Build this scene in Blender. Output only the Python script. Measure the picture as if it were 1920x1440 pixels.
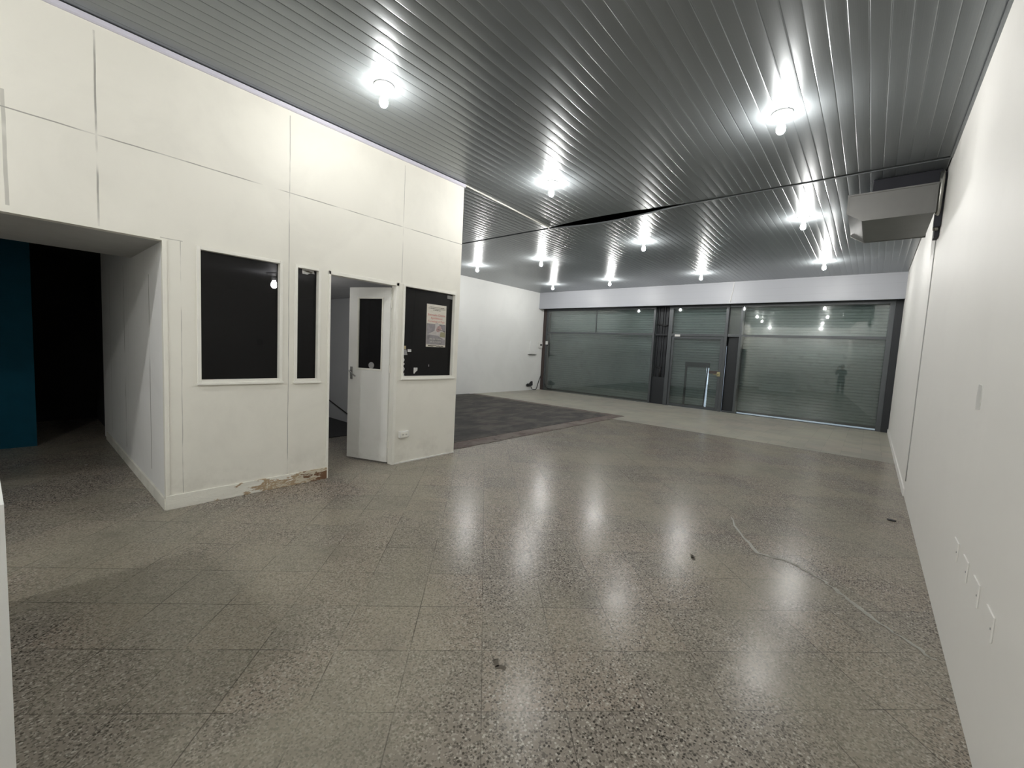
import bpy, bmesh, math, random
from mathutils import Vector, Matrix
random.seed(7)
for o in list(bpy.data.objects): bpy.data.objects.remove(o)
S = bpy.context.scene
COL = S.collection

# ---------------------------------------------------------------- camera
YAW, PITCH, ROLL, FPX = 0.7013, 0.0813, 0.0518, 792.5
def cam_axes():
    cy, sy, cp, sp = math.cos(YAW), math.sin(YAW), math.cos(PITCH), math.sin(PITCH)
    f = Vector((-sy*cp, cy*cp, -sp)); r = Vector((cy, sy, 0)); u = r.cross(f)
    return math.cos(ROLL)*r + math.sin(ROLL)*u, -math.sin(ROLL)*r + math.cos(ROLL)*u, f
r_, u_, f_ = cam_axes()
cd = bpy.data.cameras.new('camera'); cam = bpy.data.objects.new('camera', cd); COL.objects.link(cam)
cd.sensor_fit = 'HORIZONTAL'; cd.sensor_width = 36; cd.lens = 36*FPX/1920; cd.clip_start = .02; cd.clip_end = 200
cam.matrix_world = Matrix(((r_.x, u_.x, -f_.x, 0), (r_.y, u_.y, -f_.y, 0), (r_.z, u_.z, -f_.z, 1.65), (0, 0, 0, 1)))
S.camera = cam
# ---------------------------------------------------------------- light and exposure
w = bpy.data.worlds.new('sky'); S.world = w; w.use_nodes = True
w.node_tree.nodes['Background'].inputs[0].default_value = (.70, .83, 1, 1)
w.node_tree.nodes['Background'].inputs[1].default_value = .95
S.view_settings.view_transform = 'Standard'; S.view_settings.look = 'None'
S.view_settings.gamma = 1; S.view_settings.use_curve_mapping = False
S.view_settings.exposure = 0.85
BULB = 420.0

# ---------------------------------------------------------------- measures (metres)
XR, XP, XL = .477, -4.85, -10.8          # right wall, booth front, far left wall
YG, YB, YF = 6.89, 14.30, 14.72          # ceiling joint, fascia, shop front
H, HB = 4.06, 3.41

# ---------------------------------------------------------------- materials
def mat(name): 
    m = bpy.data.materials.new(name); m.use_nodes = True
    return m, m.node_tree, m.node_tree.nodes['Principled BSDF']
def N(nt, t, **k):
    n = nt.nodes.new(t)
    for a, v in k.items(): setattr(n, a, v)
    return n
def link(nt, a, b): nt.links.new(a, b)
def math_(nt, op, a, b=None, c=None):
    n = N(nt, 'ShaderNodeMath', operation=op)
    for i, v in enumerate((a, b, c)):
        if v is None: continue
        if isinstance(v, (int, float)): n.inputs[i].default_value = v
        else: link(nt, v, n.inputs[i])
    return n.outputs[0]
def mix(nt, fac, a, b, mode='MIX'):
    n = N(nt, 'ShaderNodeMix', data_type='RGBA', blend_type=mode)
    for i, v in ((0, fac), (6, a), (7, b)):
        if isinstance(v, (int, float)): n.inputs[i].default_value = v
        elif isinstance(v, tuple): n.inputs[i].default_value = (*v, 1)
        else: link(nt, v, n.inputs[i])
    return n.outputs[2]
def pos(nt):
    g = N(nt, 'ShaderNodeNewGeometry'); s = N(nt, 'ShaderNodeSeparateXYZ'); link(nt, g.outputs['Position'], s.inputs[0])
    return g.outputs['Position'], s.outputs[0], s.outputs[1], s.outputs[2]
def noise(nt, vec, scale, detail=3, rough=.5, dist=0):
    n = N(nt, 'ShaderNodeTexNoise'); n.inputs['Scale'].default_value = scale; n.inputs['Detail'].default_value = detail
    n.inputs['Roughness'].default_value = rough; n.inputs['Distortion'].default_value = dist
    link(nt, vec, n.inputs['Vector']); return n.outputs['Fac']
def ramp(nt, v, lo, hi):
    n = N(nt, 'ShaderNodeMapRange', interpolation_type='SMOOTHSTEP'); link(nt, v, n.inputs[0])
    n.inputs[1].default_value = lo; n.inputs[2].default_value = hi; return n.outputs[0]
def bump(nt, b, h, strength, dist=.002):
    n = N(nt, 'ShaderNodeBump'); n.inputs['Strength'].default_value = strength; n.inputs['Distance'].default_value = dist
    link(nt, h, n.inputs['Height']); link(nt, n.outputs[0], b.inputs['Normal'])
def line_at(nt, c, x, half):             # 1 on a thin line c == x
    return math_(nt, 'LESS_THAN', math_(nt, 'ABSOLUTE', math_(nt, 'SUBTRACT', c, x)), half)

def plain(name, col, rough=.5, metal=0, var=.06, scale=6, spec=.5):
    m, nt, b = mat(name); P, x, y, z = pos(nt)
    n = noise(nt, P, scale, 4)
    f = N(nt, 'ShaderNodeMapRange'); link(nt, n, f.inputs[0]); f.inputs[3].default_value = 1-var*2; f.inputs[4].default_value = 1+var*2
    c = N(nt, 'ShaderNodeVectorMath', operation='SCALE'); c.inputs[0].default_value = col; link(nt, f.outputs[0], c.inputs[3])
    link(nt, c.outputs[0], b.inputs['Base Color'])
    b.inputs['Roughness'].default_value = rough; b.inputs['Metallic'].default_value = metal
    b.inputs['Specular IOR Level'].default_value = spec
    return m
def paint(name, col, seams=None, rough=.55, patch=.1, dirt=(.42, .40, .34), base_dirt=0):
    """brushed wall paint: uneven coats, brush patches, optional panel seams, grime of its own shape low down"""
    m, nt, b = mat(name); P, x, y, z = pos(nt)
    n1 = noise(nt, P, 1.1, 5, .6, .6); n2 = noise(nt, P, 5, 5, .6); n3 = noise(nt, P, 220, 2)
    k = math_(nt, 'MULTIPLY', ramp(nt, n1, .42, .68), patch)
    c = mix(nt, k, col, tuple(v*.72 for v in col))
    c = mix(nt, math_(nt, 'MULTIPLY', ramp(nt, n2, .5, .8), patch*.7), c, tuple(v*.8 for v in col))
    if base_dirt:
        g = N(nt, 'ShaderNodeMapRange'); link(nt, z, g.inputs[0]); g.inputs[1].default_value = 0; g.inputs[2].default_value = .5
        g.inputs[3].default_value = 1; g.inputs[4].default_value = 0
        d = math_(nt, 'MULTIPLY', ramp(nt, noise(nt, P, 4, 6, .7), .42, .75), math_(nt, 'MULTIPLY', g.outputs[0], base_dirt))
        c = mix(nt, d, c, dirt)
    if seams:
        wob = math_(nt, 'MULTIPLY', math_(nt, 'SUBTRACT', noise(nt, P, 3), .5), .012)
        tot = None
        for ax, v, half, lo, hi, st in seams:
            cc = {'x': x, 'y': y, 'z': z}[ax]; oth = z if ax != 'z' else y
            l = line_at(nt, math_(nt, 'ADD', cc, wob), v, half)
            l = math_(nt, 'MULTIPLY', l, math_(nt, 'MULTIPLY', math_(nt, 'GREATER_THAN', oth, lo), math_(nt, 'LESS_THAN', oth, hi)))
            l = math_(nt, 'MULTIPLY', l, math_(nt, 'MULTIPLY', ramp(nt, noise(nt, P, 2.5), .3, .55), st))
            tot = l if tot is None else math_(nt, 'MAXIMUM', tot, l)
        c = mix(nt, tot, c, (.24, .235, .21))
    link(nt, c, b.inputs['Base Color']); b.inputs['Roughness'].default_value = rough
    bump(nt, b, math_(nt, 'ADD', n3, math_(nt, 'MULTIPLY', n2, 3)), .25, .0015)
    return m

M = {}
M['wall'] = paint('white wall paint', (.78, .79, .775), patch=.12)
M['wallr'] = paint('right wall paint', (.80, .79, .76), patch=.06)
M['part'] = paint('cream panel paint', (.80, .785, .715), patch=.2, base_dirt=.45, seams=[
    ('y', .476, .006, 2.47, 3.96, .8), ('y', 0.0, .010, 2.5, 3.3, .5), ('y', 1.94, .004, .14, 3.96, .7), ('y', 3.368, .004, 2.46, 3.96, .6),
    ('z', 3.18, .0045, -.2, 4.42, .8), ('y', 1.004, .003, .14, 2.47, .6), ('z', 2.472, .003, .86, 1.02, .6)])
M['passage'] = paint('passage panel paint', (.80, .80, .79), patch=.15, seams=[
    ('x', -5.49, .011, .25, 2.2, 1.0), ('x', -6.95, .011, .2, 2.4, 1.0), ('x', -8.1, .006, .2, 2.4, .8)])
M['booth'] = paint('booth inner paint', (.74, .75, .77), patch=.1)
M['trimw'] = plain('white trim paint', (.80, .79, .73), .45, var=.04)
M['doorw'] = paint('door paint', (.78, .78, .75), patch=.15, base_dirt=.5)
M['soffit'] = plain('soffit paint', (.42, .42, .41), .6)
M['lav'] = plain('pale lavender plastic edge', (.62, .61, .70), .3, var=.02)
M['teal'] = plain('dark teal wall paint', (.002, .048, .078), .7, spec=.12)
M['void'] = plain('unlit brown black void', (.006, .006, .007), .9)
M['black'] = plain('black', (.012, .012, .013), .5)
M['frame'] = plain('dark anodised shop frame', (.085, .094, .100), .38, metal=.3)
M['framed'] = plain('very dark steel', (.020, .023, .027), .5, metal=.2)
M['rust'] = plain('brown rusted jamb', (.055, .040, .036), .7)
M['plastic'] = plain('white plastic', (.72, .72, .70), .35, var=.02)
M['lamp_base'] = plain('lamp white plastic', (.78, .78, .78), .4, var=.01)
M['sheet'] = plain('galvanised sheet', (.15, .15, .143), .42, metal=.35, var=.1, scale=3)
M['sheetdark'] = plain('dark duct throat', (.010, .011, .018), .7)
M['pipe'] = plain('bare metal pipe', (.45, .45, .42), .25, metal=.9)
M['paper'] = plain('sticker paper', (.55, .55, .54), .6, var=.1, scale=60)
M['greypaper'] = plain('grey sticker', (.30, .30, .30), .6, var=.15, scale=40)
M['tan'] = plain('tan tape', (.50, .42, .24), .6, var=.1, scale=60)
M['steel'] = plain('handle steel', (.35, .35, .34), .3, metal=.9)
M['brass'] = plain('worn brass', (.42, .38, .22), .4, metal=.6)
M['lockred'] = plain('rust red steel', (.16, .055, .035), .6)
M['outside'] = plain('pavement', (.5, .5, .5), .8)
M['filler'] = plain('pale crack filler', (.33, .32, .28), .7, var=.15, scale=20)
M['grime'] = plain('brown grime', (.10, .085, .065), .7)
M['darkstuff'] = plain('dark rubber', (.03, .03, .032), .6)

def fascia_mat():
    m, nt, b = mat('pale grey fascia panels'); P, x, y, z = pos(nt)
    f = math_(nt, 'FRACT', math_(nt, 'DIVIDE', z, .2)); l = math_(nt, 'LESS_THAN', f, .03)
    link(nt, mix(nt, math_(nt, 'MULTIPLY', l, .25), (.40, .415, .45), (.26, .26, .28)), b.inputs['Base Color'])
    b.inputs['Roughness'].default_value = .42; return m
M['fascia'] = fascia_mat()
def ceiling_mat():
    m, nt, b = mat('grey ceiling planks'); P, x, y, z = pos(nt)
    st = N(nt, 'ShaderNodeVectorMath', operation='MULTIPLY'); link(nt, P, st.inputs[0]); st.inputs[1].default_value = (170, .02, 1)
    n = noise(nt, st.outputs[0], 1, 2); n2 = noise(nt, P, .7, 3)
    c = mix(nt, n, (.215, .238, .252), (.275, .300, .315)); c = mix(nt, math_(nt, 'MULTIPLY', n2, .3), c, (.21, .215, .215))
    link(nt, c, b.inputs['Base Color']); b.inputs['Roughness'].default_value = .31; b.inputs['Specular IOR Level'].default_value = .6
    b.inputs['Metallic'].default_value = .5
    bump(nt, b, n, .25, .0012)
    return m
M['ceil'] = ceiling_mat()

TA, TT, TU, TV = .7684, .3915, .058, 1.797      # the tiles lie at 44 degrees to the walls
def terrazzo(name, size, chips, tint, ang, off, rg=(.19, .30)):
    m, nt, b = mat(name); P, x, y, z = pos(nt)
    c, s = math.cos(ang), math.sin(ang)
    u = math_(nt, 'DIVIDE', math_(nt, 'SUBTRACT', math_(nt, 'ADD', math_(nt, 'MULTIPLY', x, c), math_(nt, 'MULTIPLY', y, s)), off[0]), size)
    v = math_(nt, 'DIVIDE', math_(nt, 'SUBTRACT', math_(nt, 'SUBTRACT', math_(nt, 'MULTIPLY', y, c), math_(nt, 'MULTIPLY', x, s)), off[1]), size)
    cell = N(nt, 'ShaderNodeCombineXYZ'); link(nt, math_(nt, 'FLOOR', u), cell.inputs[0]); link(nt, math_(nt, 'FLOOR', v), cell.inputs[1])
    wn = N(nt, 'ShaderNodeTexWhiteNoise', noise_dimensions='3D'); link(nt, cell.outputs[0], wn.inputs[0])
    base = mix(nt, wn.outputs[0], tuple(t*.86 for t in tint), tuple(t*1.1 for t in tint))
    base = mix(nt, math_(nt, 'MULTIPLY', ramp(nt, wn.outputs[0], .45, .55), .5), base, (tint[0]*1.03, tint[1]*.96, tint[2]*.92))
    fine = noise(nt, P, 75, 3, .6)
    base = mix(nt, math_(nt, 'MULTIPLY', ramp(nt, fine, .35, .7), .35*chips), base, tuple(t*.55 for t in tint))
    vo = N(nt, 'ShaderNodeTexVoronoi'); vo.inputs['Scale'].default_value = 62; link(nt, P, vo.inputs['Vector'])
    sep = N(nt, 'ShaderNodeSeparateColor'); link(nt, vo.outputs['Color'], sep.inputs[0])
    near = math_(nt, 'LESS_THAN', vo.outputs['Distance'], .36)
    dust = ramp(nt, noise(nt, P, .55, 4, .6, .4), .40, .66)
    amt = math_(nt, 'MULTIPLY', near, math_(nt, 'SUBTRACT', 1, math_(nt, 'MULTIPLY', dust, .65)))
    amt = math_(nt, 'MULTIPLY', amt, chips)
    c2 = mix(nt, math_(nt, 'MULTIPLY', amt, math_(nt, 'LESS_THAN', sep.outputs[0], .46)), base, (.035, .031, .025))
    c2 = mix(nt, math_(nt, 'MULTIPLY', math_(nt, 'MULTIPLY', amt, math_(nt, 'GREATER_THAN', sep.outputs[0], .76)), .85), c2, (.52, .48, .42))
    vo2 = N(nt, 'ShaderNodeTexVoronoi'); vo2.inputs['Scale'].default_value = 120; link(nt, P, vo2.inputs['Vector'])
    sep2 = N(nt, 'ShaderNodeSeparateColor'); link(nt, vo2.outputs['Color'], sep2.inputs[0])
    c2 = mix(nt, math_(nt, 'MULTIPLY', math_(nt, 'MULTIPLY', math_(nt, 'LESS_THAN', sep2.outputs[1], .22), .65), chips), c2, (.06, .055, .045))
    c2 = mix(nt, math_(nt, 'MULTIPLY', math_(nt, 'MULTIPLY', math_(nt, 'GREATER_THAN', sep2.outputs[1], .86), .45), chips), c2, (.46, .43, .37))
    c2 = mix(nt, math_(nt, 'MULTIPLY', dust, .5), c2, (tint[0]*1.18, tint[1]*1.24, tint[2]*1.12))
    # greenish and brown grime blotches
    c2 = mix(nt, math_(nt, 'MULTIPLY', ramp(nt, noise(nt, P, 1.3, 5, .6, .8), .5, .78), .4), c2, (tint[0]*.52, tint[1]*.55, tint[2]*.52))
    c2 = mix(nt, math_(nt, 'MULTIPLY', ramp(nt, noise(nt, P, 2.9, 5, .7, 1.2), .62, .8), .25), c2, (tint[0]*.7, tint[1]*.58, tint[2]*.5))
    # joints, filled and cracked unevenly
    def joint(q):
        f = math_(nt, 'FRACT', q); e = math_(nt, 'MINIMUM', f, math_(nt, 'SUBTRACT', 1, f)); return math_(nt, 'LESS_THAN', e, .0075)
    rows, cls = joint(v), joint(u)
    jn = ramp(nt, noise(nt, P, 2.2, 4, .7), .36, .6)
    j = math_(nt, 'MULTIPLY', math_(nt, 'MAXIMUM', rows, cls), jn)
    c2 = mix(nt, math_(nt, 'MULTIPLY', j, .6), c2, (.03, .027, .022))
    link(nt, c2, b.inputs['Base Color'])
    r = N(nt, 'ShaderNodeMapRange'); link(nt, noise(nt, P, 3, 4), r.inputs[0]); r.inputs[3].default_value, r.inputs[4].default_value = rg
    link(nt, r.outputs[0], b.inputs['Roughness']); b.inputs['Specular IOR Level'].default_value = .20
    bump(nt, b, math_(nt, 'SUBTRACT', noise(nt, P, 9, 2), math_(nt, 'MULTIPLY', j, 1.5)), .05, .002)
    return m
M['floor'] = terrazzo('speckled terrazzo tiles', TT, 1.0, (.285, .252, .215), TA, (TU, TV))
M['floor2'] = terrazzo('pale smooth tiles', .30, .12, (.38, .365, .32), 0, (0, 0), (.34, .46))
def carpet_mat():
    m, nt, b = mat('worn charcoal carpet'); P, x, y, z = pos(nt)
    st = N(nt, 'ShaderNodeVectorMath', operation='MULTIPLY'); link(nt, P, st.inputs[0]); st.inputs[1].default_value = (2.2, 1.0, 1)
    n = noise(nt, st.outputs[0], 1.5, 5, .65, .5)
    c = mix(nt, ramp(nt, n, .38, .68), (.045, .043, .042), (.105, .095, .085))
    c = mix(nt, math_(nt, 'MULTIPLY', ramp(nt, noise(nt, P, .9, 3), .58, .75), .4), c, (.12, .085, .08))
    # carpet squares
    e = math_(nt, 'LESS_THAN', math_(nt, 'FRACT', math_(nt, 'DIVIDE', y, .5)), .03)
    c = mix(nt, math_(nt, 'MULTIPLY', e, .4), c, (.03, .03, .03))
    link(nt, c, b.inputs['Base Color']); b.inputs['Roughness'].default_value = .9; bump(nt, b, noise(nt, P, 300, 2), .5, .003)
    return m
M['carpet'] = carpet_mat()
def mortar_mat():
    m, nt, b = mat('broken mortar border'); P, x, y, z = pos(nt)
    c = mix(nt, ramp(nt, noise(nt, P, 1.6, 5, .7, .5), .4, .65), (.19, .165, .145), (.12, .085, .075))
    c = mix(nt, math_(nt, 'MULTIPLY', ramp(nt, noise(nt, P, 5, 5, .7), .55, .68), .85), c, (.045, .036, .03))
    link(nt, c, b.inputs['Base Color']); b.inputs['Roughness'].default_value = .85; bump(nt, b, noise(nt, P, 12, 5), .8, .01)
    return m
M['mortar'] = mortar_mat()
def rot_mat():
    m, nt, b = mat('baseboard with peeling paint'); P, x, y, z = pos(nt)
    st = N(nt, 'ShaderNodeVectorMath', operation='MULTIPLY'); link(nt, P, st.inputs[0]); st.inputs[1].default_value = (1, 1, 2.5)
    n = noise(nt, st.outputs[0], 5, 6, .65, .6)
    g = N(nt, 'ShaderNodeMapRange'); link(nt, y, g.inputs[0]); g.inputs[1].default_value = 1.1; g.inputs[2].default_value = 2.3
    g.inputs[3].default_value = -.12; g.inputs[4].default_value = .2
    v = math_(nt, 'ADD', n, g.outputs[0])
    c = mix(nt, ramp(nt, v, .52, .56), (.78, .77, .70), (.40, .30, .19))
    c = mix(nt, ramp(nt, v, .60, .66), c, (.60, .55, .44))
    c = mix(nt, ramp(nt, v, .70, .74), c, (.17, .09, .045))
    link(nt, c, b.inputs['Base Color']); b.inputs['Roughness'].default_value = .7; bump(nt, b, n, .8, .012)
    return m
M['rot'] = rot_mat()
def shutter_mat():
    m, nt, b = mat('grey green shutter slats'); P, x, y, z = pos(nt)
    c = mix(nt, ramp(nt, noise(nt, P, .6, 4), .35, .7), (.295, .345, .345), (.375, .425, .425))
    c = mix(nt, math_(nt, 'MULTIPLY', ramp(nt, noise(nt, P, 5, 4), .55, .8), .3), c, (.1, .11, .1))
    link(nt, c, b.inputs['Base Color']); b.inputs['Roughness'].default_value = .55; b.inputs['Metallic'].default_value = .1
    return m
M['shutter'] = shutter_mat()
def glass_mat(name='tinted shop glass', tint=(.85, .88, .87), refl=1.7):
    m = bpy.data.materials.new(name); m.use_nodes = True; nt = m.node_tree; nt.nodes.clear()
    out = N(nt, 'ShaderNodeOutputMaterial'); t = N(nt, 'ShaderNodeBsdfTransparent'); t.inputs[0].default_value = (*tint, 1)
    g = N(nt, 'ShaderNodeBsdfGlossy'); g.inputs['Roughness'].default_value = .02; g.inputs['Color'].default_value = (1, 1, 1, 1)
    fr = N(nt, 'ShaderNodeFresnel'); fr.inputs[0].default_value = 1.5
    k = math_(nt, 'MULTIPLY', fr.outputs[0], refl)
    ms = N(nt, 'ShaderNodeMixShader'); link(nt, k, ms.inputs[0]); link(nt, t.outputs[0], ms.inputs[1]); link(nt, g.outputs[0], ms.inputs[2])
    link(nt, ms.outputs[0], out.inputs[0]); return m
M['glass'] = glass_mat()
M['pane'] = glass_mat('dark tinted booth glass', (.15, .15, .155), .5)
def emit_mat():
    m, nt, b = mat('lit bulb'); b.inputs['Base Color'].default_value = (.9, .9, .9, 1)
    b.inputs['Emission Color'].default_value = (1, .985, .95, 1); b.inputs['Emission Strength'].default_value = BULB; return m
M['bulb'] = emit_mat()

# ---------------------------------------------------------------- builders
KEEP = set()     # meshes whose face directions are already set
def obj(name, bm, m, parent=None, smooth=False):
    me = bpy.data.meshes.new(name)
    if id(bm) in KEEP: KEEP.discard(id(bm))
    else: bmesh.ops.recalc_face_normals(bm, faces=bm.faces[:])
    bm.to_mesh(me); bm.free(); o = bpy.data.objects.new(name, me); COL.objects.link(o)
    for mm in (m if isinstance(m, (list, tuple)) else [m]): me.materials.append(mm)
    if smooth: 
        for p in me.polygons: p.use_smooth = True
    if parent: o.parent = parent; o.matrix_parent_inverse = parent.matrix_world.inverted()
    return o
def box(bm, x0, x1, y0, y1, z0, z1, bevel=0):
    vs = [bm.verts.new((x, y, z)) for x in (x0, x1) for y in (y0, y1) for z in (z0, z1)]
    fs = [(0, 1, 3, 2), (4, 6, 7, 5), (0, 4, 5, 1), (2, 3, 7, 6), (0, 2, 6, 4), (1, 5, 7, 3)]
    F = [bm.faces.new([vs[i] for i in f]) for f in fs]
    if bevel:
        es = list({e for f in F for e in f.edges})
        bmesh.ops.bevel(bm, geom=es, offset=bevel, segments=2, profile=.6, affect='EDGES')
    return vs
def B(*a, bevel=0):
    bm = bmesh.new(); box(bm, *a, bevel=bevel); return bm
def lathe(bm, cx, cy, prof, n=24):
    rings = []
    for r, z in prof:
        if r < 1e-6: rings.append([bm.verts.new((cx, cy, z))])
        else: rings.append([bm.verts.new((cx+r*math.cos(2*math.pi*i/n), cy+r*math.sin(2*math.pi*i/n), z)) for i in range(n)])
    for a, b in zip(rings, rings[1:]):
        for i in range(n):
            j = (i+1) % n
            if len(a) == 1: bm.faces.new((a[0], b[i], b[j]))
            elif len(b) == 1: bm.faces.new((a[i], a[j], b[0]))
            else: bm.faces.new((a[i], a[j], b[j], b[i]))
def tube(bm, pts, r, n=8):
    pts = [Vector(p) for p in pts]; prev = None
    for i, p in enumerate(pts):
        d = (pts[min(i+1, len(pts)-1)]-pts[max(i-1, 0)]).normalized()
        a = d.orthogonal() if prev is None else (prev-d*prev.dot(d)); a = a.normalized(); prev = a; b = d.cross(a)
        rr = r[i] if isinstance(r, (list, tuple)) else r
        ring = [bm.verts.new(p+rr*(math.cos(2*math.pi*k/n)*a+math.sin(2*math.pi*k/n)*b)) for k in range(n)]
        if i:
            for k in range(n): bm.faces.new((last[k], last[(k+1) % n], ring[(k+1) % n], ring[k]))
        else: bm.faces.new(ring[::-1])
        last = ring
    bm.faces.new(last)
def prism(bm, poly, ax, a, b):
    """poly: 2D points on the two other axes, extruded along axis ax from a to b"""
    def P(q, t):
        v = [0, 0, 0]; o = [i for i in range(3) if i != ax]; v[o[0]], v[o[1]] = q; v[ax] = t; return v
    A = [bm.verts.new(P(q, a)) for q in poly]; Bv = [bm.verts.new(P(q, b)) for q in poly]
    bm.faces.new(A); bm.faces.new(Bv[::-1])
    for i in range(len(poly)): j = (i+1) % len(poly); bm.faces.new((A[i], Bv[i], Bv[j], A[j]))
def slab(ax, c0, c1, ur, vr, holes):
    """wall slab normal to axis ax between c0 and c1 over u and v ranges, with rectangular holes (u0,u1,v0,v1)"""
    us = sorted({*ur, *[h[i] for h in holes for i in (0, 1) if ur[0] < h[i] < ur[1]]})
    vs = sorted({*vr, *[h[i] for h in holes for i in (2, 3) if vr[0] < h[i] < vr[1]]})
    solid = lambda i, j: 0 <= i < len(us)-1 and 0 <= j < len(vs)-1 and not any(h[0] < (us[i]+us[i+1])/2 < h[1] and h[2] < (vs[j]+vs[j+1])/2 < h[3] for h in holes)
    bm = bmesh.new(); cache = {}
    def V(i, j, k):
        if (i, j, k) not in cache:
            v = [0, 0, 0]; o = [t for t in range(3) if t != ax]; v[o[0]], v[o[1]] = us[i], vs[j]; v[ax] = (c0, c1)[k]; cache[i, j, k] = bm.verts.new(v)
        return cache[i, j, k]
    for i in range(len(us)-1):
        for j in range(len(vs)-1):
            if not solid(i, j): continue
            for k in (0, 1): bm.faces.new((V(i, j, k), V(i+1, j, k), V(i+1, j+1, k), V(i, j+1, k)))
            if not solid(i-1, j): bm.faces.new((V(i, j, 0), V(i, j+1, 0), V(i, j+1, 1), V(i, j, 1)))
            if not solid(i+1, j): bm.faces.new((V(i+1, j, 0), V(i+1, j+1, 0), V(i+1, j+1, 1), V(i+1, j, 1)))
            if not solid(i, j-1): bm.faces.new((V(i, j, 0), V(i+1, j, 0), V(i+1, j, 1), V(i, j, 1)))
            if not solid(i, j+1): bm.faces.new((V(i, j+1, 0), V(i+1, j+1, 0), V(i+1, j+1, 1), V(i, j+1, 1)))
    return bm
def struct(name, bm, m, parent=None, smooth=False):
    o = obj(name, bm, m, parent, smooth)
    if not parent: o['kind'] = 'structure'
    return o
def sempty(name, loc):
    o = bpy.data.objects.new(name, None); COL.objects.link(o); o.location = loc; o.empty_display_size = .1; o['kind'] = 'structure'
    bpy.context.view_layer.update(); return o
def thing(name, label, cat, loc=(0, 0, 0), group=None):
    o = bpy.data.objects.new(name, None); COL.objects.link(o); o.location = loc; o.empty_display_size = .1
    o['label'] = label; o['category'] = cat
    if group: o['group'] = group
    bpy.context.view_layer.update(); return o
def tag(o, label, cat, group=None):
    o['label'] = label; o['category'] = cat
    if group: o['group'] = group
    return o
def frame_bm(ax, c0, c1, u0, u1, v0, v1, wd, bevel=.003):
    """rectangular frame around an opening, members wd wide outside u/v"""
    bm = bmesh.new()
    def bx(ua, ub, va, vb):
        if ax == 0: box(bm, c0, c1, ua, ub, va, vb, bevel=bevel)
        else: box(bm, ua, ub, c0, c1, va, vb, bevel=bevel)
    bx(u0-wd, u0, v0-wd, v1+wd); bx(u1, u1+wd, v0-wd, v1+wd); bx(u0, u1, v0-wd, v0); bx(u0, u1, v1, v1+wd)
    return bm
def text_mesh(body, size, align='CENTER'):
    c = bpy.data.curves.new('txt', 'FONT'); c.body = body; c.size = size; c.align_x = align; c.extrude = 0; c.resolution_u = 2
    o = bpy.data.objects.new('txt', c); COL.objects.link(o); bpy.context.view_layer.update()
    me = bpy.data.meshes.new_from_object(o.evaluated_get(bpy.context.evaluated_depsgraph_get()))
    bpy.data.objects.remove(o); bpy.data.curves.remove(c)
    bm = bmesh.new(); bm.from_mesh(me); bpy.data.meshes.remove(me); return bm

# ================================================================ SETTING
# floor: one slab, three kinds of covering (terrazzo, pale tiles by the shop front, mortar edge)
bm = bmesh.new()
def quad(x0, x1, y0, y1, mi, z=0):
    f = bm.faces.new([bm.verts.new(v) for v in ((x0, y0, z), (x1, y0, z), (x1, y1, z), (x0, y1, z))]); f.material_index = mi
quad(-10.8, XR, -4, YG, 0); quad(XP-.14, XR, YG, 9.97, 0); quad(XP-.14, XR, 9.97, 15.0, 1)
quad(XL, XP-.14, 10.72, 15.0, 1); quad(XL, XP-.14, YG, 10.72, 0); KEEP.add(id(bm))
for f in bm.faces:
    if f.normal.z < 0: f.normal_flip()
floor = struct('floor', bm, [M['floor'], M['floor2']])
bm = bmesh.new()            # narrow broken border around the carpet
def ragged(x0, x1, y0, y1, n, alongy, z=.006):
    A = []; Bq = []
    for i in range(n+1):
        t = i/n; j = random.uniform(-.018, .018); k = random.uniform(-.018, .018)
        if alongy: y = y0+(y1-y0)*t; A.append(bm.verts.new((x0+j, y, z))); Bq.append(bm.verts.new((x1+k, y, z)))
        else: x = x0+(x1-x0)*t; A.append(bm.verts.new((x, y1+j, z))); Bq.append(bm.verts.new((x, y0+k, z)))
    for i in range(n): bm.faces.new((A[i], Bq[i], Bq[i+1], A[i+1]))
ragged(-5.36, -4.98, 4.42, 10.4, 40, True); ragged(-10.78, -4.98, 10.4, 10.72, 40, False)
struct('trim_1', bm, M['mortar'], None)
# walls
struct('wall_right', slab(0, XR, XR+.15, (-4, 15.0), (0, H+.1), []), M['wallr'])
struct('wall_far_left', slab(0, XL-.15, XL, (4.33, 15.0), (0, H+.1), []), M['wall'])
holes = [(-2.4, .88, 0, 2.45), (1.146, 1.852, 1.203, 2.432), (2.023, 2.262, 1.195, 2.425), (2.39, 3.30, 0, 2.42), (3.42, 4.315, 1.204, 2.425)]
struct('wall_partition', slab(0, XP-.09, XP, (-4.05, 4.41), (0, 4.01), holes), M['part'])
struct('wall_partition_end', slab(1, 4.33, 4.41, (XL, XP-.09), (0, H+.02), []), M['booth'])
struct('wall_passage', slab(1, .88, .96, (-8.9, XP-.09), (0, 2.78), []), M['passage'])
struct('wall_teal', B(-9.1, -8.6, -3.0, .175, 0, 3.0), M['teal'])
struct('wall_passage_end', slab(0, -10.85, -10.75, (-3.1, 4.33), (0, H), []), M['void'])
struct('wall_passage_side', slab(1, -3.1, -3, (-10.8, XP-.09), (0, H), []), M['booth'])
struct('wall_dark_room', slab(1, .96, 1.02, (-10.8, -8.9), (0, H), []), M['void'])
# wall just behind the camera, to its left, and the space the picture is taken from
bm = bmesh.new()
prism(bm, [(-3.76, -.097), (-1.9, -.031), (-1.9, -.18), (-3.76, -.246)], 2, 0, 1.12)  # low height chosen so the added bulbs behind shine over it
struct('wall_back', bm, M['wall'])
struct('wall_rear', slab(1, -4.1, -4, (-6, XR), (0, H), []), M['wall'])
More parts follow.
